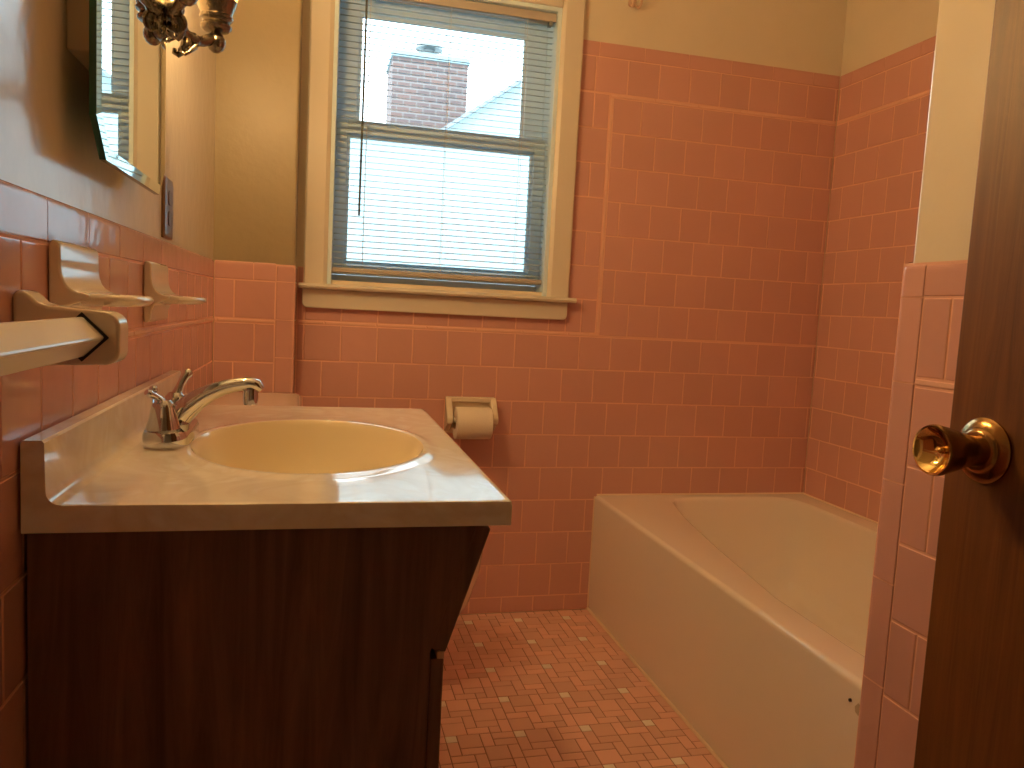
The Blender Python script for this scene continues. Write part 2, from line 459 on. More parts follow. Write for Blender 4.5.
# rounded corner pieces
def corner_piece(fbm, z0, z1, top=False):
    z0 += G; z1 -= G
    prof = [(BN + G, YCH + WALL - .0005), (BN + G + .002, YCH)]
    r = .011
    for i in range(7):
        a = PI / 2 * i / 6
        prof.append((XCH - r + r * math.sin(a), YCH + r - r * math.cos(a)))
    prof.append((XCH, -.001))
    if not top:
        A = [fbm.verts.new((x, y, z0)) for x, y in prof]; B = [fbm.verts.new((x, y, z1)) for x, y in prof]
        for i in range(len(prof) - 1): fbm.faces.new((A[i], A[i + 1], B[i + 1], B[i]))
    else:
        lay = []
        cx, cy = BN - .03, .03
        for i in range(6):
            t = PI / 2 * i / 5; q = .010
            ins = q * (1 - math.cos(t)); zz = z1 - q + q * math.sin(t)
            row_ = []
            for j, (x, y) in enumerate(prof):
                px = x - (ins if x > XCH - r - 1e-4 or j > 4 else 0) * (1 if j >= 2 else 0)
                py = y + (ins if j <= 7 else 0)
                row_.append(fbm.verts.new((px, py, zz)))
            lay.append(row_)
        A = [fbm.verts.new((x, y, z0)) for x, y in prof]
        lay = [A] + lay
        for P_, Q_ in zip(lay, lay[1:]):
            for i in range(len(prof) - 1): fbm.faces.new((P_[i], P_[i + 1], Q_[i + 1], Q_[i]))
corner_piece(f.bm, LZ - .05, LZ, True)
for z0, z1 in ((.942, LZ - .05), (.835, .942), (.68, .835), (.525, .68), (.37, .525), (.215, .37), (.06, .215), (0, .06)): corner_piece(f.bm, z0, z1)
f.done('wall_tile', ch)

# ---- partition (foot of the tub) on the right
pt = struct(link('wall_partition', bx(XP + WALL, XR + .1, YF, YP - .016, -.1, ZC), M['plaster'], bevel=.006, seg=3))
f = Field(lambda u, v, h: (XP + WALL - h, u, v))
PB = -1.5345
f.sheet([(YF, 0, YP - .004, LZ - .002)])
f.cap(YF, PB, LZ - .049, LZ - .004, PB - .155, .155)
f.row(YF, PB, .942, LZ - .049, PB - .05)
f.strip(YF, PB, .9305, .9415, off=PB)
for k in range(0, 9):
    f.row(YF, PB, max(.93 - (k + 1) * T, .001), .93 - k * T, PB - (.05 if k % 2 else -.005))
def pcorner(fbm, z0, z1, top=False):
    z0 += G; z1 -= G
    r = .011
    prof = [(XP + .0013, PB + G * .5), (XP, PB + G + .0006)]
    for i in range(7):
        a = PI / 2 * i / 6
        prof.append((XP + r - r * math.cos(a), YP - r + r * math.sin(a)))
    prof.append((XP + .09, YP)); prof.append((XR, YP))
    lay = [[fbm.verts.new((x, y, z0)) for x, y in prof]]
    if not top: lay.append([fbm.verts.new((x, y, z1)) for x, y in prof])
    else:
        for i in range(6):
            t = PI / 2 * i / 5; q = .010
            ins = q * (1 - math.cos(t)); zz = z1 - q + q * math.sin(t)
            lay.append([fbm.verts.new((x + (ins if j < 6 else 0), y - (ins if j > 3 else 0), zz)) for j, (x, y) in enumerate(prof)])
    for P_, Q_ in zip(lay, lay[1:]):
        for i in range(len(prof) - 1): fbm.faces.new((P_[i], P_[i + 1], Q_[i + 1], Q_[i]))
pcorner(f.bm, LZ - .049, LZ + .001, True)
for z0, z1 in ((.933, LZ - .049), (.793, .933), (.65, .793), (.5, .65), (.35, .5), (.2, .35), (.05, .2), (0, .05)): pcorner(f.bm, z0, z1)
f.done('wall_tile', pt)

# ---- door wall and the hall behind the camera
bm = bmesh.new()
box(bm, -.1, .17, YF - .11, YF, -.1, ZC); box(bm, .97, 2.2, YF - .11, YF, -.1, ZC); box(bm, .17, .97, YF - .11, YF, 2.06, ZC)
struct(link('wall_front', bm, M['plaster']))
struct(link('wall_hall', bx(-.15, 2.2, YH - .1, YH, -.1, ZC), M['hallwall']))

# ---- caulk lines
def cyl_line(name, pts, r, m):
    bm = bmesh.new(); tube(bm, pts, r, 8); return struct(link(name, bm, m, smooth=True))

# ------------------------------------------------------------------ window
win = bpy.data.objects.new('window_1', None); C.objects.link(win); win.location = (.65, 0, 1.05); struct(win)
TH = -.021
def casing_side(x0, x1):
    bm = bmesh.new()
    pts = [(x0, WALL), (x0, TH + .004), (x0 + .004, TH), (x1 - .012, TH), (x1 - .006, TH + .004), (x1, TH + .008), (x1, WALL)]
    prism(bm, pts, 'z', 1.052, 2.02); return bm
link('casing', casing_side(.235, .303), M['trim'], win, bevel=.002)
bm = bmesh.new()
pts = [(1.063, WALL), (1.063, TH + .004), (1.059, TH), (1.002, TH), (.996, TH + .004), (.990, TH + .008), (.990, WALL)]
prism(bm, pts, 'z', 1.052, 2.02); link('casing', bm, M['trim'], win, bevel=.002)
link('head_casing', bx(.303, .990, TH, WALL, 1.945, 2.02), M['trim'], win, bevel=.003)
# stool and apron
bm = bmesh.new()
prof = [(.07, 1.0365), (-.040, 1.0365), (-.047, 1.039), (-.050, 1.0445), (-.047, 1.050), (-.040, 1.0525), (.07, 1.0525)]
A = [bm.verts.new((.222, y, z)) for y, z in prof if True]; B = [bm.verts.new((1.081, y, z)) for y, z in prof]
prof2 = prof
bm.free(); bm = bmesh.new()
prism(bm, prof2, 'x', OX0 + .001, OX1 - .001)
profh = [(WALL, 1.0365)] + prof[1:-1] + [(WALL, 1.0525)]
prism(bm, profh, 'x', .222, OX0 + .001); prism(bm, profh, 'x', OX1 - .001, 1.081)
link('stool', bm, M['trim'], win, smooth=True, ang=30)
bm = bmesh.new()
pts = [(.232, 1.0365), (.232, .998)]
for i in range(6): a = R(180 + 90 * i / 5); pts.append((.248 + .016 * math.cos(a), .996 + .016 * math.sin(a)))
for i in range(6): a = R(270 + 90 * i / 5); pts.append((1.045 + .016 * math.cos(a), .996 + .016 * math.sin(a)))
pts += [(1.061, .998), (1.061, 1.0365)]
prism(bm, pts, 'y', -.020, WALL); link('apron', bm, M['trim'], win, bevel=.003)
# jamb liner
bm = bmesh.new()
box(bm, OX0, OX0 + .012, -.012, .14, OZ0 - .012, OZ1); box(bm, OX1 - .012, OX1, -.012, .14, OZ0 - .012, OZ1)
box(bm, OX0 + .012, OX1 - .012, -.012, .14, OZ1 - .012, OZ1)
link('jamb', bm, M['vinyl'], win)
link('sill_pan', bx(OX0 + .012, OX1 - .012, .07, .14, OZ0 - .014, OZ0 + .02), M['vinyl'], win)
def sash(name, x0, x1, z0, z1, y0, y1, st, bot, top):
    bm = bmesh.new()
    box(bm, x0, x0 + st, y0, y1, z0, z1); box(bm, x1 - st, x1, y0, y1, z0, z1)
    box(bm, x0 + st, x1 - st, y0, y1, z0, z0 + bot); box(bm, x0 + st, x1 - st, y0, y1, z1 - top, z1)
    # glazing bead
    b = .010
    for (a, c, d, e) in ((x0 + st, x0 + st + b, z0 + bot, z1 - top), (x1 - st - b, x1 - st, z0 + bot, z1 - top)):
        box(bm, a, c, y0 + .012, y1 - .006, d, e)
    box(bm, x0 + st + b, x1 - st - b, y0 + .012, y1 - .006, z0 + bot, z0 + bot + b); box(bm, x0 + st + b, x1 - st - b, y0 + .012, y1 - .006, z1 - top - b, z1 - top)
    s = link(name, bm, M['vinyl'], win, bevel=.002)
    g = link('pane', bx(x0 + st + .002, x1 - st - .002, y1 - .016, y1 - .012, z0 + bot + .002, z1 - top - .002), M['glass'])
    g.parent = s; g.location = (0, 0, 0)
    return s
sash('lower_sash', OX0 + .0122, OX1 - .0122, OZ0 + .021, 1.555, .056, .092, .036, .034, .042)
sash('upper_sash', OX0 + .0122, OX1 - .0122, 1.515, OZ1 - .013, .098, .134, .064, .042, .044)

# ---- blind
BX0, BX1, BY = OX0 + .014, OX1 - .014, .020
blind = thing('window_blind', 'white horizontal slat blind hanging in the window, slats tilted open', 'blind', (.647, BY, OZ1))
bm = bmesh.new()
pr = [(-.018, 1.905), (-.018, 1.930), (.018, 1.930), (.018, 1.905), (.014, 1.905), (.014, 1.926), (-.014, 1.926), (-.014, 1.905)]
prism(bm, [(BY + a, z) for a, z in pr], 'x', BX0, BX1)
box(bm, BX0 + .001, BX1 - .001, BY - .013, BY + .013, 1.907, 1.912)
link('headrail', bm, M['rail'], blind)
bm = bmesh.new()
box(bm, BX1 - .022, BX1 - .012, BY - .021, BY + .004, 1.893, 1.906)
link('cord_lock', bm, M['metalgrey'], blind)
bm = bmesh.new()
PIT = .0182; tilt = R(12); hw = .0125
z = 1.116; ns = 0
while z < 1.899:
    zz = z
    rows = []
    for i, a in enumerate((-1, -.5, 0, .5, 1)):
        y = BY + hw * a * math.cos(tilt); h = zz + hw * a * math.sin(tilt) + .0014 * (1 - a * a)
        rows.append((y, h))
    th = .0004
    pts = rows + [(y, h - th) for y, h in rows[::-1]]
    prism(bm, pts, 'x', BX0 + .002, BX1 - .002)
    z += PIT; ns += 1
link('slats', bm, M['slat'], blind, smooth=True, ang=50)
bm = bmesh.new()
prism(bm, rrect(BY - .013, BY + .013, 1.090, 1.106, .005, 4), 'x', BX0, BX1)
link('bottom_rail', bm, M['rail'], blind, smooth=True)
bm = bmesh.new()
for x in (BX0 + .09, .647, BX1 - .09):
    for yy in (BY - .0135, BY + .0135):
        tube(bm, [(x, yy, 1.10), (x, yy, 1.906)], .0007, 5)
link('ladder_cords', bm, M['cord'], blind)
bm = bmesh.new()
tube(bm, [(.3935, BY - .024, 1.900), (.3925, BY - .026, 1.6), (.391, BY - .027, 1.262)], .0032, 6)
tube(bm, [(.3935, BY - .0185, 1.915), (.3935, BY - .024, 1.900)], .002, 6)
link('tilt_wand', bm, M['wand'], blind, smooth=True)

# ------------------------------------------------------------------ outside
HY = 5.0
house = thing('neighbor_house', 'neighbouring white gabled house with a brick chimney seen through the window', 'house', (2.3, HY, -3))
bm = bmesh.new()
def rake(x): return 2.577 + (x - 1.299) * .735
prism(bm, [(-4, -3), (8.5, -3), (8.5, rake(3.6) - (8.5 - 3.6) * .735), (3.6, rake(3.6)), (1.3, rake(1.3)), (-4, rake(1.3))], 'y', HY, HY + 4)
link('gable_wall', bm, M['siding'], house)
bm = bmesh.new()
dz = .035
prism(bm, [(-4, rake(1.3)), (1.3, rake(1.3)), (3.6, rake(3.6)), (8.5, rake(3.6) - 4.9 * .735), (8.5, rake(3.6) - 4.9 * .735 + dz), (3.6, rake(3.6) + dz), (1.3, rake(1.3) + dz), (-4, rake(1.3) + dz)], 'y', HY - .12, HY + 4.1)
link('roof', bm, M['rakeboard'], house)
bm = bmesh.new()
k = (7.3 + 2.42) / (HY + 2.42)
cx0, cx1 = .283 + (.875 - .283) * k, .283 + (1.572 - .283) * k
zt = 1.004 + (3.315 - 1.004) * k
box(bm, cx0, cx1, 7.3, 8.1, .5, zt - .07)
chm = link('chimney', bm, M['brick'], house)
bm = bmesh.new()
box(bm, cx0 - .02, cx1 + .02, 7.28, 8.12, zt - .07, zt)
o = link('chimney_crown', bm, M['siding']); o.parent = chm
bm = bmesh.new()
cxm = (cx0 + cx1) / 2 + .02
lathe(bm, [(.10, 0), (.10, .12), (.07, .12), (.07, .17), (.17, .17), (.17, .21)], (cxm, 7.7, zt), 'z', 20)
o = link('flue_cap', bm, M['metalgrey']); o.parent = chm

# ------------------------------------------------------------------ vanity
VY0, VY1, VZ, VXF = -1.5785, -.7933, .787, .5034
van = thing('vanity_cabinet', 'dark walnut vanity cabinet with slanted upper front under the cream sink top', 'vanity', (.22, -1.186, 0))
sideprof = [(.004, .004), (.36, .004), (.36, .09), (.418, .09), (.418, .607), (.466, .757), (.004, .757)]
for a, b in ((-1.568, -1.552), (-.818, -.802)):
    bm = bmesh.new(); prism(bm, sideprof, 'y', a, b); link('side_panel', bm, M['cabinet'], van, bevel=.001)
link('base_panel', bx(.30, .36, -1.551, -.819, .004, .088), M['cabinet'], van)
bm = bmesh.new(); prism(bm, [(.004, .12), (.36, .12), (.36, .136), (.004, .136)], 'y', -1.551, -.819); link('shelf_panel', bm, M['cabinet'], van)
# slanted false drawer front
bm = bmesh.new()
d = Vector((.048, .15)).normalized(); nrm = Vector((d.y, -d.x)) * .018
p0, p1 = Vector((.4185, .611)), Vector((.4655, .757))
prism(bm, [tuple(p0), tuple(p0 + nrm), tuple(p1 + nrm * 1.0), tuple(p1)], 'y', -1.568, -.802)
link('slanted_front', bm, M['cabinet'], van, bevel=.002)
for a, b, hy in ((-1.567, -1.188, -1.225), (-1.182, -.803, -1.145)):
    d_ = link('door', bx(.4185, .4345, a, b, .095, .598), M['cabinet'], van, bevel=.002)
    e_ = link('door_edge', bx(.4265, .4345, a, b, .598, .6065), M['rawwood']); e_.parent = d_
    e_['label'] = 'pale unfinished wood edge'
    bm = bmesh.new(); lathe(bm, [(.005, 0), (.005, .012), (.013, .018), (.015, .024), (.010, .029)], (.4345, hy, .53), 'x', 16)
    k_ = link('knob', bm, M['bronze'], None, smooth=True); k_.parent = d_

# ---- vanity top with its basin and backsplash
top = thing('bathroom_sink', 'cream cultured marble sink top with oval basin on the walnut vanity', 'sink', (.25, -1.186, .757))
BCX, BCY, BA, BB = .277, -1.222, .168, .222
N = 128
def rectpt(a, x0, x1, y0, y1):
    c, s = math.cos(a), math.sin(a)
    ts = []
    if c > 1e-9: ts.append((x1 - BCX) / c)
    if c < -1e-9: ts.append((x0 - BCX) / c)
    if s > 1e-9: ts.append((y1 - BCY) / s)
    if s < -1e-9: ts.append((y0 - BCY) / s)
    t = min(ts); return (BCX + c * t, BCY + s * t)
X0_, X1_, Y0_, Y1_ = .0025, VXF, VY0, VY1
angs = [2 * PI * i / N for i in range(N)]
for (cx, cy) in ((X0_, Y0_), (X0_, Y1_), (X1_, Y0_), (X1_, Y1_)):
    a = math.atan2(cy - BCY, cx - BCX) % (2 * PI)
    i = min(range(len(angs)), key=lambda q: abs(angs[q] - a)); angs[i] = a
def ell(a, r):
    # angle of the ray -> ellipse point scaled by r
    c, s = math.cos(a), math.sin(a); t = 1 / math.sqrt((c / BA) ** 2 + (s / BB) ** 2)
    return (BCX + c * t * r, BCY + s * t * r)
# slab
bm = bmesh.new(); rings = []
def ring(fn, z): rings.append([bm.verts.new((*fn(a), z)) for a in angs])
ring(lambda a: ell(a, 1.0), VZ + .0022)
ring(lambda a: ell(a, 1.03), VZ + .0030)
ring(lambda a: ell(a, 1.06), VZ + .0022)
ring(lambda a: ell(a, 1.10), VZ + .0003)
ring(lambda a: ell(a, 1.14), VZ - .0003)
def insetrect(i): return lambda a: rectpt(a, X0_ + i, X1_ - i, Y0_ + i, Y1_ - i)
def blend(t, i): return lambda a: tuple(p * (1 - t) + q * t for p, q in zip(ell(a, 1.14), insetrect(i)(a)))
ring(blend(.5, .020), VZ - .0003)
ring(insetrect(.020), VZ - .0003)
ring(insetrect(.012), VZ - .0002)
ring(insetrect(.006), VZ - .0001)
ring(insetrect(.003), VZ - .0003)
ring(insetrect(.0008), VZ - .001)
ring(insetrect(0), VZ - .005)
ring(insetrect(0), .7585)
ring(insetrect(.02), .7575)
for A, B in zip(rings, rings[1:]):
    for i in range(N): bm.faces.new((A[i], A[(i + 1) % N], B[(i + 1) % N], B[i]))
link('countertop', bm, M['marble'], top, smooth=True, ang=50)
bm = bmesh.new(); rings = []
for r, dz in ((1.0, .0022), (.985, -.001), (.965, -.008), (.93, -.024), (.88, -.045), (.80, -.072), (.70, -.094), (.58, -.110), (.45, -.121), (.3, -.128), (.17, -.131), (.10, -.133)):
    rings.append([bm.verts.new((*ell(a, r), VZ + dz)) for a in angs])
for A, B in zip(rings, rings[1:]):
    for i in range(N): bm.faces.new((A[i], A[(i + 1) % N], B[(i + 1) % N], B[i]))
bm.faces.new(rings[-1])
for v_ in bm.verts: pass
bas = link('basin', bm, M['basin'], top, smooth=True, ang=60)
bas['label'] = 'oval basin with lamplight yellow in its colour'
bm = bmesh.new(); lathe(bm, [(.024, 0), (.024, .003), (.016, .004), (.014, .001)], (BCX, BCY, VZ - .1325), 'z', 20)
o = link('drain', bm, M['chrome'], None, smooth=True); o.parent = bas
# backsplash
bm = bmesh.new()
hz = VZ + .065
pts = [(.0025, VZ - .004), (.0025, hz - .002), (.0045, hz), (.021, hz), (.0235, hz - .0025), (.0245, VZ + .0138)]
for i in range(1, 6):
    a = PI + PI / 2 * i / 5
    pts.append((.0385 + .014 * math.cos(a), VZ + .0138 + .0141 * math.sin(a)))
pts.append((.0385, VZ - .004))
prism(bm, pts, 'y', VY0, VY1)
link('backsplash', bm, M['marble'], top, smooth=True, ang=40)

# ---- faucet
FX, FY, FZ = .078, -1.207, VZ - .0002
fa = thing('bathroom_faucet', 'chrome two handle faucet at the wall side of the basin', 'faucet', (FX, FY, FZ))
bm = bmesh.new()
rings = []
def stad(r, l, n=10):
    out = []
    for i in range(n + 1): a = PI * i / n; out.append((r * math.cos(a), l + r * math.sin(a)))
    for i in range(n + 1): a = PI + PI * i / n; out.append((r * math.cos(a), -l + r * math.sin(a)))
    return out
for r, l, z in ((.030, .047, 0), (.031, .047, .003), (.0305, .047, .018), (.0285, .0465, .023), (.022, .044, .026), (.008, .040, .0275)):
    rings.append([bm.verts.new((FX + x, FY + y, FZ + z)) for x, y in stad(r, l)])
for A, B in zip(rings, rings[1:]):
    n = len(A)
    for i in range(n): bm.faces.new((A[i], A[(i + 1) % n], B[(i + 1) % n], B[i]))
bm.faces.new(rings[0][::-1]); bm.faces.new(rings[-1])
link('base_plate', bm, M['chrome'], fa, smooth=True, ang=35)
def handle(yc, tip, name='handle'):
    bm = bmesh.new()
    lathe(bm, [(.0235, .018), (.0225, .028), (.0185, .044), (.0155, .056), (.0145, .060), (.009, .066), (.0, .067)][:-1], (FX - .004, yc, FZ), 'z', 20)
    h = link(name, bm, M['chrome'], fa, smooth=True, ang=35)
    bm = bmesh.new()
    b0 = (FX - .004, yc, FZ + .060)
    pts = bez(b0, (b0[0] + (tip[0] - b0[0]) * .3, yc, b0[2] + .012), (b0[0] + (tip[0] - b0[0]) * .6, (yc + tip[1]) / 2, tip[2] - .006), tip, 8)
    tube(bm, pts, [.0075, .007, .0062, .0056, .0056, .006, .0068, .0078, .0055], 10, flat=.75)
    l = link('lever', bm, M['chrome'], None, smooth=True, ang=50); l.parent = h
    return h
handle(FY - .046, (FX - .024, FY - .058, FZ + .078))
handle(FY + .046, (FX + .014, FY + .062, FZ + .098))
bm = bmesh.new()
sp = bez((FX - .006, FY, FZ + .014), (FX + .022, FY, FZ + .062), (FX + .060, FY, FZ + .084), (FX + .108, FY, FZ + .0875), 12) + [(FX + .118, FY, FZ + .085), (FX + .125, FY, FZ + .079)]
rr = [.024, .0232, .022, .0208, .0195, .0180, .0165, .0150, .0138, .0128, .0121, .0117, .0115, .0108, .006]
tube(bm, sp, rr, 16, flat=.85)
link('spout', bm, M['chrome'], fa, smooth=True, ang=50)
bm = bmesh.new(); lathe(bm, [(.0105, 0), (.011, .010), (.0105, .024)], (FX + .109, FY, FZ + .056), 'z', 16)
link('aerator', bm, M['chrome'], fa, smooth=True, ang=40)
bm = bmesh.new(); tube(bm, [(FX - .026, FY, FZ + .015), (FX - .026, FY, FZ + .072)], .0025, 8); sphere(bm, (FX - .026, FY, FZ + .075), .006, 10, 8)
link('lift_rod', bm, M['chrome'], fa, smooth=True)

# ------------------------------------------------------------------ bathtub
TX0, TX1, TY0, TY1, TZ = 1.2032, 2.002, -1.488, -.001, .3969
tub = thing('bathtub', 'cream enamel alcove bathtub with flat apron against the pink tiled walls', 'bathtub', ((TX0 + TX1) / 2, -.75, 0))
bm = bmesh.new()
# inner opening outline: (x, y), counter-clockwise, from the photographed rim
def xin(y):      # apron-side rim line
    t = -y
    pts = [(.07, 1.452), (.30, 1.392), (.60, 1.340), (.94, 1.292), (1.2, 1.288), (1.42, 1.30)]
    if t <= pts[0][0]: return pts[0][1]
    for (a, b), (c, d_) in zip(pts, pts[1:]):
        if t <= c: return b + (d_ - b) * (t - a) / (c - a)
    return pts[-1][1]
left = [(xin(-t), -t) for t in [.10 + .06 * i for i in range(22)]]
xl0, yl0 = left[0]; xl1, yl1 = left[-1]
IN = []
IN += [(1.925, -.24), (1.925, -.16), (1.915, -.105), (1.89, -.068), (1.85, -.05), (1.78, -.045), (1.68, -.045), (1.58, -.045), (1.51, -.05), (1.475, -.066)]
IN += left
yb = yl1
IN += [(1.315, yb - .03), (1.345, yb - .055), (1.40, yb - .068), (1.5, yb - .072), (1.6, yb - .072), (1.7, yb - .072), (1.8, yb - .068), (1.86, yb - .05), (1.90, yb - .02)]
IN += [(1.925, yb + .04 + .11 * i) for i in range(11) if yb + .04 + .11 * i < -.27]
cxm, cym = 1.62, -.75
n = len(IN)
def scaled(s_, dx=0, sy=None):
    sy = sy or s_
    return [(cxm + dx + (x - cxm) * s_, cym + (y - cym) * sy) for x, y in IN]
def outer():
    out = []
    for x, y in IN:
        # project each rim point radially to the outer rectangle
        dx, dy = x - cxm, y - cym
        ts = []
        if dx > 1e-6: ts.append((TX1 - cxm) / dx)
        if dx < -1e-6: ts.append((TX0 + .012 - cxm) / dx)
        if dy > 1e-6: ts.append((TY1 - cym) / dy)
        if dy < -1e-6: ts.append((TY0 - cym) / dy)
        t = min(ts); out.append([cxm + dx * t, cym + dy * t])
    for cx, cy in ((TX0 + .012, TY0), (TX0 + .012, TY1), (TX1, TY0), (TX1, TY1)):
        i = min(range(n), key=lambda q: (out[q][0] - cx) ** 2 + (out[q][1] - cy) ** 2); out[i] = [cx, cy]
    return out
rg = []
rg.append([bm.verts.new((x, y, TZ)) for x, y in outer()])
rg.append([bm.verts.new((x, y, TZ)) for x, y in scaled(1.02)])
rg.append([bm.verts.new((x, y, TZ - .001)) for x, y in scaled(1.008)])
rg.append([bm.verts.new((x, y, TZ - .005)) for x, y in scaled(1.0)])
rg.append([bm.verts.new((x, y, TZ - .014)) for x, y in scaled(.992)])
for s_, z_ in ((.975, .34), (.955, .27), (.93, .20), (.90, .13), (.86, .085), (.78, .065), (.6, .058), (.3, .055)):
    rg.append([bm.verts.new((x, y, z_)) for x, y in scaled(s_, .01)])
for A, B in zip(rg, rg[1:]):
    for i in range(n): bm.faces.new((A[i], A[(i + 1) % n], B[(i + 1) % n], B[i]))
bm.faces.new(rg[-1])
shell = link('tub_shell', bm, M['tub'], tub, smooth=True, ang=70)
bm = bmesh.new()
pr = [(TX0 + .03, .0)]
pr = [(TX0 + .004, .0), (TX0 + .001, .03), (TX0, .06), (TX0, TZ - .014)]
for i in range(1, 7):
    a = PI - PI / 2 * i / 6
    pr.append((TX0 + .012 + .012 * math.cos(a), TZ - .012 + .012 * math.sin(a)))
pr += [(TX0 + .012, TZ - .02), (TX0 + .012, .0)]
prism(bm, pr, 'y', TY0, TY1)
apron = link('apron', bm, M['tub'], tub, smooth=True, ang=50)
bm = bmesh.new(); lathe(bm, [(.003, -.002), (.003, .0012)], (TX0 - .0008, -1.312, .357), 'x', 12)
o = link('screw_hole', bm, M['dark']); o.parent = apron
o['label'] = 'small dark chip'
bm = bmesh.new(); prism(bm, [(-1.345, .358), (-1.341, .348), (-1.334, .340), (-1.326, .343), (-1.324, .352), (-1.332, .362)], 'x', TX0 - .0006, TX0 + .001)
o = link('worn_patch', bm, M['smudge']); o.parent = apron
cyl_line('trim_1', [(TX0 - .001, TY0, .002), (TX0 - .001, 0, .002)], .0045, M['caulk'])
cyl_line('trim_2', [(TX0 - .001, -.001, 0), (TX0 - .001, -.001, TZ - .004)], .003, M['caulk'])
cyl_line('trim_3', [(TX0 + .006, -.001, TZ + .001), (TX1, -.001, TZ + .001)], .004, M['caulk'])
cyl_line('trim_4', [(TX1 + .001, -.001, TZ + .001), (TX1 + .001, TY0, TZ + .001)], .004, M['caulk'])

# ------------------------------------------------------------------ toilet
TYC = -.42
toi = thing('toilet', 'pale toilet behind the vanity, only its tank lid and bowl edge showing', 'toilet', (.35, TYC, 0))
bm = bmesh.new(); 
rg = []
for ins, z_ in ((.014, .385), (.006, .42), (.0, .50), (0, .69)):
    rg.append([bm.verts.new((x, y, z_)) for x, y in rrect(.014 + ins * .5, .226 - ins, TYC - .235 + ins, TYC + .235 - ins, .03)])
for A, B in zip(rg, rg[1:]):
    for i in range(len(A)): bm.faces.new((A[i], A[(i + 1) % len(A)], B[(i + 1) % len(A)], B[i]))
bm.faces.new(rg[0][::-1]); bm.faces.new(rg[-1])
link('tank', bm, M['china'], toi, smooth=True, ang=50)
bm = bmesh.new(); rg = []
for ins, z_ in ((.006, .690), (0, .698), (0, .730), (.004, .738), (.014, .743), (.05, .744)):
    rg.append([bm.verts.new((x, y, z_)) for x, y in rrect(.006 + ins * .3, .243 - ins, TYC - .25 + ins, TYC + .25 - ins, .035)])
for A, B in zip(rg, rg[1:]):
    for i in range(len(A)): bm.faces.new((A[i], A[(i + 1) % len(A)], B[(i + 1) % len(A)], B[i]))
bm.faces.new(rg[0][::-1]); bm.faces.new(rg[-1])
link('tank_lid', bm, M['china'], toi, smooth=True, ang=50)
bm = bmesh.new(); rg = []
for xa, xb, w, z_ in ((.16, .56, .115, 0), (.16, .56, .112, .02), (.17, .61, .10, .08), (.17, .655, .115, .15), (.16, .698, .148, .22), (.14, .722, .172, .30), (.12, .728, .182, .35), (.12, .728, .183, .375), (.14, .720, .17, .380)):
    c_ = (xa + xb) / 2; h_ = (xb - xa) / 2
    rg.append([bm.verts.new((c_ + h_ * math.cos(2 * PI * i / 40), TYC + w * math.sin(2 * PI * i / 40), z_)) for i in range(40)])
for A, B in zip(rg, rg[1:]):
    for i in range(40): bm.faces.new((A[i], A[(i + 1) % 40], B[(i + 1) % 40], B[i]))
bm.faces.new(rg[0][::-1]); bm.faces.new(rg[-1])
link('bowl', bm, M['china'], toi, smooth=True, ang=60)
for nm, z0, z1, x1 in (('seat', .3815, .396, .716), ('seat_lid', .3975, .413, .712)):
    bm = bmesh.new(); rg = []
    for ins, z_ in ((.006, z0), (0, z0 + .004), (0, z1 - .005), (.006, z1 - .001), (.03, z1)):
        c_ = (.24 + x1) / 2; h_ = (x1 - .24) / 2 - ins
        rg.append([bm.verts.new((c_ + h_ * math.cos(2 * PI * i / 40), TYC + (.18 - ins) * math.sin(2 * PI * i / 40), z_)) for i in range(40)])
    for A, B in zip(rg, rg[1:]):
        for i in range(40): bm.faces.new((A[i], A[(i + 1) % 40], B[(i + 1) % 40], B[i]))
    bm.faces.new(rg[0][::-1]); bm.faces.new(rg[-1])
    link(nm, bm, M['china'], toi, smooth=True, ang=50)

# ------------------------------------------------------------------ paper holder and roll
HX0, HX1, HZ = .676, .840, .722
ph = thing('paper_holder', 'cream ceramic paper holder set in the pink tile below the window', 'paper holder', ((HX0 + HX1) / 2, 0, HZ - .06))
bm = bmesh.new()
box(bm, HX0 + .002, HX1 - .002, -.010, -.0002, HZ - .118, HZ)
box(bm, HX0, HX1, -.024, -.010, HZ - .016, HZ)
link('back_plate', bm, M['ceramic'], ph, bevel=.004, seg=3)
for x0, x1 in ((HX0, HX0 + .020), (HX1 - .020, HX1)):
    bm = bmesh.new()
    prism(bm, [(-.010, HZ - .002), (-.026, HZ - .004), (-.064, HZ - .048), (-.072, HZ - .062), (-.068, HZ - .078), (-.055, HZ - .084), (-.010, HZ - .112)], 'x', x0, x1)
    link('arm', bm, M['ceramic'], ph, bevel=.005, seg=3)
bm = bmesh.new(); lathe(bm, [(.009, 0), (.009, HX1 - HX0 - .044)], (HX0 + .022, -.057, HZ - .068), 'x', 14)
link('roller', bm, M['ceramic'], ph, smooth=True, ang=40)
roll = thing('toilet_paper_roll', 'cream toilet paper roll on the ceramic holder beneath the window', 'toilet paper', ((HX0 + HX1) / 2, -.062, HZ - .068))
RC = (HX0 + .0262, -.0615, HZ - .0768)
bm = bmesh.new()
L_ = HX1 - HX0 - .0524
lathe(bm, [(.020, 0), (.0485, 0), (.050, .002), (.050, L_ - .002), (.0485, L_), (.020, L_)], RC, 'x', 36, caps=False)
link('paper', bm, M['paper'], roll, smooth=True, ang=35)
bm = bmesh.new(); lathe(bm, [(.0185, -.0005), (.0198, -.0005), (.0198, L_ + .0005), (.0185, L_ + .0005), (.0185, -.0005)], RC, 'x', 24, caps=False)
link('core', bm, M['card'], roll, smooth=True, ang=40)

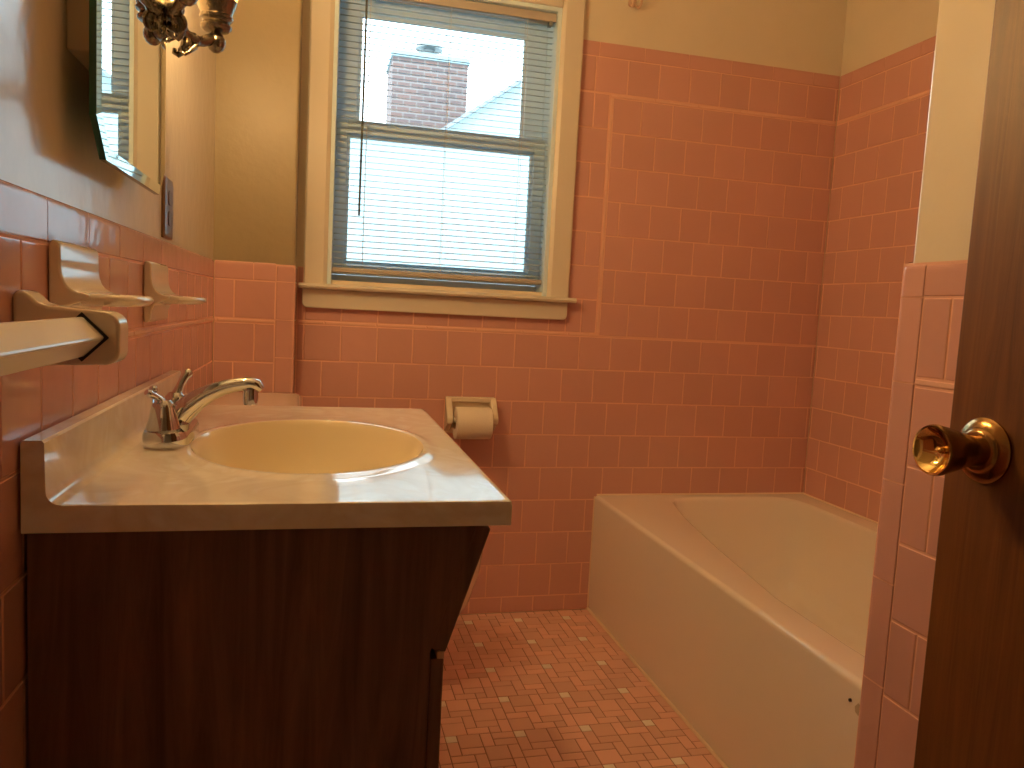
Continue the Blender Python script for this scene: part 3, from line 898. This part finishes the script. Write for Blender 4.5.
# ------------------------------------------------------------------ ceramic shelves on the left wall
def ceramic_shelf(y0, y1, label, ztop=1.054, tip=.088):
    t = thing('ceramic_shelf', label, 'bathroom shelf', (.0, (y0 + y1) / 2, .99), 'ceramic shelves on the left wall')
    prof = [(.0005, .952), (.0005, ztop - .004), (.004, ztop), (.009, ztop - .001), (.012, ztop - .006), (.0125, 1.030)]
    prof += bez((.0125, 1.026), (.0135, 1.006), (.022, .9985), (.040, .9975), 6)
    bm = bmesh.new()
    # plate
    prism(bm, prof + [(.040, .992), (.018, .983), (.013, .972), (.012, .958), (.008, .952)], 'y', y0, y1)
    link('back_plate', bm, M['ceramic'], t, smooth=True, ang=35, bevel=.003, seg=2)
    # tongue with a rounded plan
    bm = bmesh.new()
    cy, hw = (y0 + y1) / 2, (y1 - y0) / 2 - .004
    plan = [(.030, cy - hw), (.055, cy - hw)]
    for i in range(13):
        a = -PI / 2 + PI * i / 12
        plan.append((.055 + (tip - .055) * math.cos(a), cy + hw * math.copysign(abs(math.sin(a)) ** .75, math.sin(a))))
    plan += [(.055, cy + hw), (.030, cy + hw)]
    rg = []
    for ins, z_ in ((.012, .9845), (.003, .9875), (0, .9915), (.0015, .9955), (.004, .9975), (.009, .9955)):
        rg.append([bm.verts.new((.03 + (x - .03) * (1 - ins / (tip - .03)), cy + (y - cy) * (1 - ins / hw), z_)) for x, y in plan])
    for A, B in zip(rg, rg[1:]):
        for i in range(len(A)): bm.faces.new((A[i], A[(i + 1) % len(A)], B[(i + 1) % len(A)], B[i]))
    bm.faces.new(rg[0][::-1]); bm.faces.new(rg[-1])
    link('tray', bm, M['ceramic'], t, smooth=True, ang=60)
    return t
ceramic_shelf(-1.489, -1.337, 'cream ceramic wall shelf just above the end of the towel bar')
ceramic_shelf(-1.022, -.87, 'cream ceramic wall shelf past the first one, nearer the far corner')

# ------------------------------------------------------------------ towel bar
tb = thing('towel_bar', 'cream ceramic bracket and square ivory towel bar on the left tile', 'towel bar', (.0, -1.9, .96))
def post(y0, y1):
    bm = bmesh.new()
    prof = [(.0005, .925), (.0005, .994), (.003, .999), (.010, .999), (.016, .994), (.022, .988), (.030, .9855), (.080, .982)]
    prof += bez((.082, .9815), (.090, .980), (.0935, .974), (.0940, .966), 6)
    prof += [(.0940, .945)]
    prof += bez((.0940, .942), (.0932, .934), (.088, .930), (.080, .9295), 5)
    prof += [(.035, .928), (.012, .9245)]
    prism(bm, prof, 'y', y0, y1)
    return link('bracket', bm, M['ceramic'], tb, smooth=True, ang=35, bevel=.005, seg=3)
post(-1.590, -1.552); post(-2.30, -2.262)
bm = bmesh.new()
cx, cz, h_ = .0605, .9565, .0205
dia = [(cx - h_, cz), (cx, cz - h_), (cx + h_, cz), (cx, cz + h_)]
prism(bm, dia, 'y', -2.263, -1.5885)
b_ = link('bar', bm, M['bar'], tb, bevel=.0025, seg=2)
b_['label'] = 'square ivory bar set on edge'
bm = bmesh.new()
h2 = h_ + .0035
prism(bm, [(cx - h2, cz), (cx, cz - h2), (cx + h2, cz), (cx, cz + h2)], 'y', -1.5912, -1.5896)
link('socket', bm, M['dark'], tb)

# ------------------------------------------------------------------ mirror cabinet
mc = thing('mirror_cabinet', 'tall frameless mirror with angled corners on the left wall', 'mirror', (.0, -1.25, 1.5))
MY0, MY1, MZ0, MZ1, MX = -1.433, -1.030, 1.156, 1.94, .0355
link('cabinet_box', bx(-.0035, .0255, -1.412, -1.052, 1.272, 1.86), M['mbody'], mc, bevel=.002)
c_ = .043
def octo(i):
    k = i * .414
    return [(MY0 + c_ + k, MZ0 + i), (MY1 - c_ - k, MZ0 + i), (MY1 - i, MZ0 + c_ + k), (MY1 - i, MZ1 - c_ - k), (MY1 - c_ - k, MZ1 - i), (MY0 + c_ + k, MZ1 - i), (MY0 + i, MZ1 - c_ - k), (MY0 + i, MZ0 + c_ + k)]
bm = bmesh.new()
o0 = [bm.verts.new((.0257, y, z)) for y, z in octo(0)]; o1 = [bm.verts.new((MX - .0022, y, z)) for y, z in octo(0)]
for i in range(8): bm.faces.new((o0[i], o0[(i + 1) % 8], o1[(i + 1) % 8], o1[i]))
bm.faces.new(o0)
link('glass_edge', bm, M['mglass'], mc)
bm = bmesh.new()
o1 = [bm.verts.new((MX - .0022, y, z)) for y, z in octo(0)]; o2 = [bm.verts.new((MX, y, z)) for y, z in octo(.014)]
for i in range(8): bm.faces.new((o1[i], o1[(i + 1) % 8], o2[(i + 1) % 8], o2[i]))
link('bevel', bm, M['mbevel'], mc)
bm = bmesh.new()
bm.faces.new([bm.verts.new((MX, y, z)) for y, z in octo(.014)])
link('mirror_glass', bm, M['mirror'], mc)

# ------------------------------------------------------------------ outlet plate
op = thing('outlet_plate', 'brown electrical cover plate above the left tile, past the mirror', 'outlet', (0, -.818, 1.16))
bm = bmesh.new(); rg = []
for ins, x in ((0, -.0034), (0, .0), (.003, .0030), (.006, .0036)):
    rg.append([bm.verts.new((x, y, z)) for y, z in rrect(-.858 + ins, -.774 - ins, 1.104 + ins, 1.218 - ins, .004)])
for A, B in zip(rg, rg[1:]):
    for i in range(len(A)): bm.faces.new((A[i], A[(i + 1) % len(A)], B[(i + 1) % len(A)], B[i]))
bm.faces.new(rg[0][::-1]); bm.faces.new(rg[-1])
link('plate', bm, M['outlet'], op, smooth=True, ang=30)
for zc in (1.142, 1.180):
    bm = bmesh.new(); prism(bm, rrect(-.833, -.799, zc - .014, zc + .014, .009), 'x', .0034, .0056)
    link('socket', bm, M['outlet'], op, bevel=.001)

# ------------------------------------------------------------------ sconce
PYC = -.985
sc = thing('wall_sconce', 'ornate antique brass wall sconce with lit amber shades beside the mirror, near arm added for light', 'wall lamp', (0, PYC, 1.50))
bm = bmesh.new(); rg = []
for s_, x in ((1, -.0034), (1, .004), (.85, .010), (.5, .014), (.2, .0155)):
    rg.append([bm.verts.new((x, PYC + .036 * s_ * math.cos(2 * PI * i / 28) * (1 + .10 * math.cos(16 * PI * i / 28)), 1.535 + .075 * s_ * math.sin(2 * PI * i / 28))) for i in range(28)])
for A, B in zip(rg, rg[1:]):
    for i in range(28): bm.faces.new((A[i], A[(i + 1) % 28], B[(i + 1) % 28], B[i]))
bm.faces.new(rg[0][::-1]); bm.faces.new(rg[-1])
link('back_plate', bm, M['antique'], sc, smooth=True, ang=50)
for SX, SY in ((.088, -.87), (.075, -1.10)):  # far arm is real; near arm and bulb added to balance the light
    sg = 1 if SY > PYC else -1
    bm = bmesh.new()
    ap = bez((.012, PYC + sg * .005, 1.540), (.028, PYC + sg * .030, 1.450), (.048, SY - sg * .045, 1.425), (SX - .006, SY - sg * .010, 1.462), 16)
    tube(bm, ap, [.010, .011, .012, .011, .010, .0105, .012, .0135, .0115, .0095, .011, .0130, .011, .0085, .0095, .010, .009], 14)
    for k in (7, 11):
        sphere(bm, ap[k], .0150, 16, 10, (1, .8, .8))
    link('arm', bm, M['antique'], sc, smooth=True, ang=60)
    # acanthus leaf: blades fanning down and back towards the wall
    for k, t in enumerate((3, 5, 7, 9, 11)):
        b0 = ap[t]
        e0 = ((b0[0] - .016 + .002 * k) if sg > 0 else (b0[0] + .006), b0[1] - sg * .012 + (.010 if k % 2 else -.010), b0[2] - (.062, .050, .034, .036, .032)[k])
        bm = bmesh.new()
        pts = bez(b0, (b0[0] + .006, b0[1], b0[2] - .016), (e0[0] + .012, e0[1], e0[2] + .014), e0, 8)
        pts += [(e0[0] - .006, e0[1], e0[2] + .003), (e0[0] - .006, e0[1], e0[2] + .010)]
        tube(bm, pts, [.006, .0078, .009, .0095, .0092, .0085, .0078, .007, .0062, .0052, .003], 10, flat=.55)
        link('leaf', bm, M['antique'], sc, smooth=True, ang=60)
    bm = bmesh.new()
    lathe(bm, [(.001, -.0185), (.006, -.018), (.012, -.0135), (.016, -.006), (.0168, .0), (.016, .006), (.012, .0125), (.008, .016), (.008, .020)], (SX, SY, 1.459), 'z', 24)
    link('ball', bm, M['antique'], sc, smooth=True, ang=60)
    bm = bmesh.new()
    lathe(bm, [(.008, 0), (.022, .002), (.0265, .006), (.027, .010), (.024, .013), (.0225, .016), (.024, .019), (.0285, .021), (.0295, .025), (.027, .028), (.0285, .034), (.0325, .044), (.0345, .052), (.0355, .054), (.033, .055), (.028, .045), (.01, .04)], (SX, SY, 1.477), 'z', 28)
    link('cup', bm, M['antique'], sc, smooth=True, ang=50)
    bm = bmesh.new(); rg = []
    for r, z_ in ((.027, 1.522), (.034, 1.530), (.042, 1.548), (.046, 1.575), (.048, 1.605), (.050, 1.635), (.054, 1.668), (.062, 1.692)):
        rg.append([bm.verts.new((SX + r * (1 + .05 * math.cos(16 * PI * i / 48)) * math.cos(2 * PI * i / 48) * .94, SY + r * (1 + .05 * math.cos(16 * PI * i / 48)) * math.sin(2 * PI * i / 48), z_)) for i in range(48)])
    for A, B in zip(rg, rg[1:]):
        for i in range(48): bm.faces.new((A[i], A[(i + 1) % 48], B[(i + 1) % 48], B[i]))
    link('lamp_shade', bm, M['shade'], sc, smooth=True, ang=60)
    bm = bmesh.new(); lathe(bm, [(.012, 0), (.013, .05), (.013, .105), (.010, .112)], (SX, SY, 1.518), 'z', 14)
    link('candle_sleeve', bm, M['ceramic'], sc, smooth=True, ang=40)
    bm = bmesh.new(); sphere(bm, (SX, SY, 1.655), .025, 18, 14, (1, 1, 1.25))
    link('bulb', bm, M['bulb'], sc, smooth=True)

# ------------------------------------------------------------------ door on the right
DX, DY = .95, -1.7265
door = struct(link('door_1', bx(DX, DX + .036, -2.488, DY, .012, 2.04), M['doorwood'], bevel=.002))
KY, KZ = -1.775, .886
knob = bpy.data.objects.new('door_knob', None); C.objects.link(knob); knob.parent = door; knob.location = (DX, KY, KZ)
knob['label'] = 'polished brass knob'
def dpart(name, bm, m):
    o = link(name, bm, m, None, smooth=True, ang=40); o.parent = knob; o.location = -Vector((DX, KY, KZ)); return o
bm = bmesh.new(); lathe(bm, [(.0335, 0), (.034, -.003), (.031, -.006), (.024, -.008), (.0225, -.011), (.019, -.013), (.016, -.013)], (DX, KY, KZ), 'x', 40)
dpart('rosette', bm, M['bronze'])
bm = bmesh.new()
lathe(bm, [(.0155, -.011), (.0160, -.020), (.0185, -.030), (.0218, -.042), (.0248, -.054), (.0262, -.060), (.0262, -.063), (.0250, -.0655)], (DX, KY, KZ), 'x', 40, caps=False)
dpart('grip', bm, M['bronze'])
bm = bmesh.new()
lathe(bm, [(.0250, -.0655), (.0232, -.0652), (.0222, -.0640), (.0185, -.0590), (.012, -.0545), (.005, -.0525), (.0005, -.0523)], (DX, KY, KZ), 'x', 40, caps=False)
dpart('knob_face', bm, M['brass'])
bm = bmesh.new(); sphere(bm, (DX - .0535, KY, KZ), .0032, 10, 8)
dpart('lock_button', bm, M['brass'])

# ------------------------------------------------------------------ hook high on the back wall
hk = thing('wall_hook', 'small two-pronged hook high on the wall right of the window', 'hook', (1.224, 0, 2.0))
bm = bmesh.new()
prism(bm, rrect(1.211, 1.237, 1.985, 2.04, .008), 'y', -.002, WALL)
link('plate', bm, M['hook'], hk, bevel=.001)
for s_ in (-1, 1):
    bm = bmesh.new()
    tube(bm, bez((1.224 + s_ * .005, -.002, 2.0), (1.224 + s_ * .008, -.02, 1.97), (1.224 + s_ * .012, -.045, 1.965), (1.224 + s_ * .014, -.045, 1.995), 8), .0042, 8)
    sphere(bm, (1.224 + s_ * .014, -.045, 1.997), .006, 10, 8)
    link('prong', bm, M['hook'], hk, smooth=True)

# ------------------------------------------------------------------ sky, camera
w = bpy.data.worlds.new('overcast sky'); bpy.context.scene.world = w; w.use_nodes = True
nt = w.node_tree; bg = nt.nodes['Background']
tc = nt.nodes.new('ShaderNodeTexCoord'); sx = nt.nodes.new('ShaderNodeSeparateXYZ'); cr = nt.nodes.new('ShaderNodeValToRGB')
nt.links.new(tc.outputs['Generated'], sx.inputs[0]); nt.links.new(sx.outputs['Z'], cr.inputs['Fac'])
e = cr.color_ramp.elements
e[0].position = 0; e[0].color = (.66, .74, .78, 1); e[1].position = .5; e[1].color = (.80, .93, 1.0, 1)
nt.links.new(cr.outputs['Color'], bg.inputs['Color'])
bg.inputs['Strength'].default_value = 7.0

cam = bpy.data.cameras.new('camera'); co = bpy.data.objects.new('camera', cam); C.objects.link(co)
yaw, pitch, rol = R(14.1737), R(5.4472), R(3.0102)
fv = Vector((math.sin(yaw) * math.cos(pitch), math.cos(yaw) * math.cos(pitch), -math.sin(pitch)))
rv = Vector((math.cos(yaw), -math.sin(yaw), 0)); uv = rv.cross(fv)
r2 = rv * math.cos(rol) + uv * math.sin(rol); u2 = uv * math.cos(rol) - rv * math.sin(rol)
mw = Matrix(((r2.x, u2.x, -fv.x, .2829), (r2.y, u2.y, -fv.y, -2.421), (r2.z, u2.z, -fv.z, 1.0043), (0, 0, 0, 1)))
co.matrix_world = mw
cam.sensor_width = 36; cam.lens = 775.3442 * 36 / 1024; cam.clip_start = .01; cam.clip_end = 100
S = bpy.context.scene
S.camera = co
S.view_settings.view_transform = 'Standard'; S.view_settings.look = 'None'; S.view_settings.gamma = 1
S.view_settings.use_curve_mapping = False
S.view_settings.exposure = 0
S.cycles.max_bounces = 10; S.cycles.diffuse_bounces = 6; S.cycles.glossy_bounces = 5; S.cycles.transparent_max_bounces = 16
S.cycles.sample_clamp_indirect = 6
S.cycles.use_denoising = True
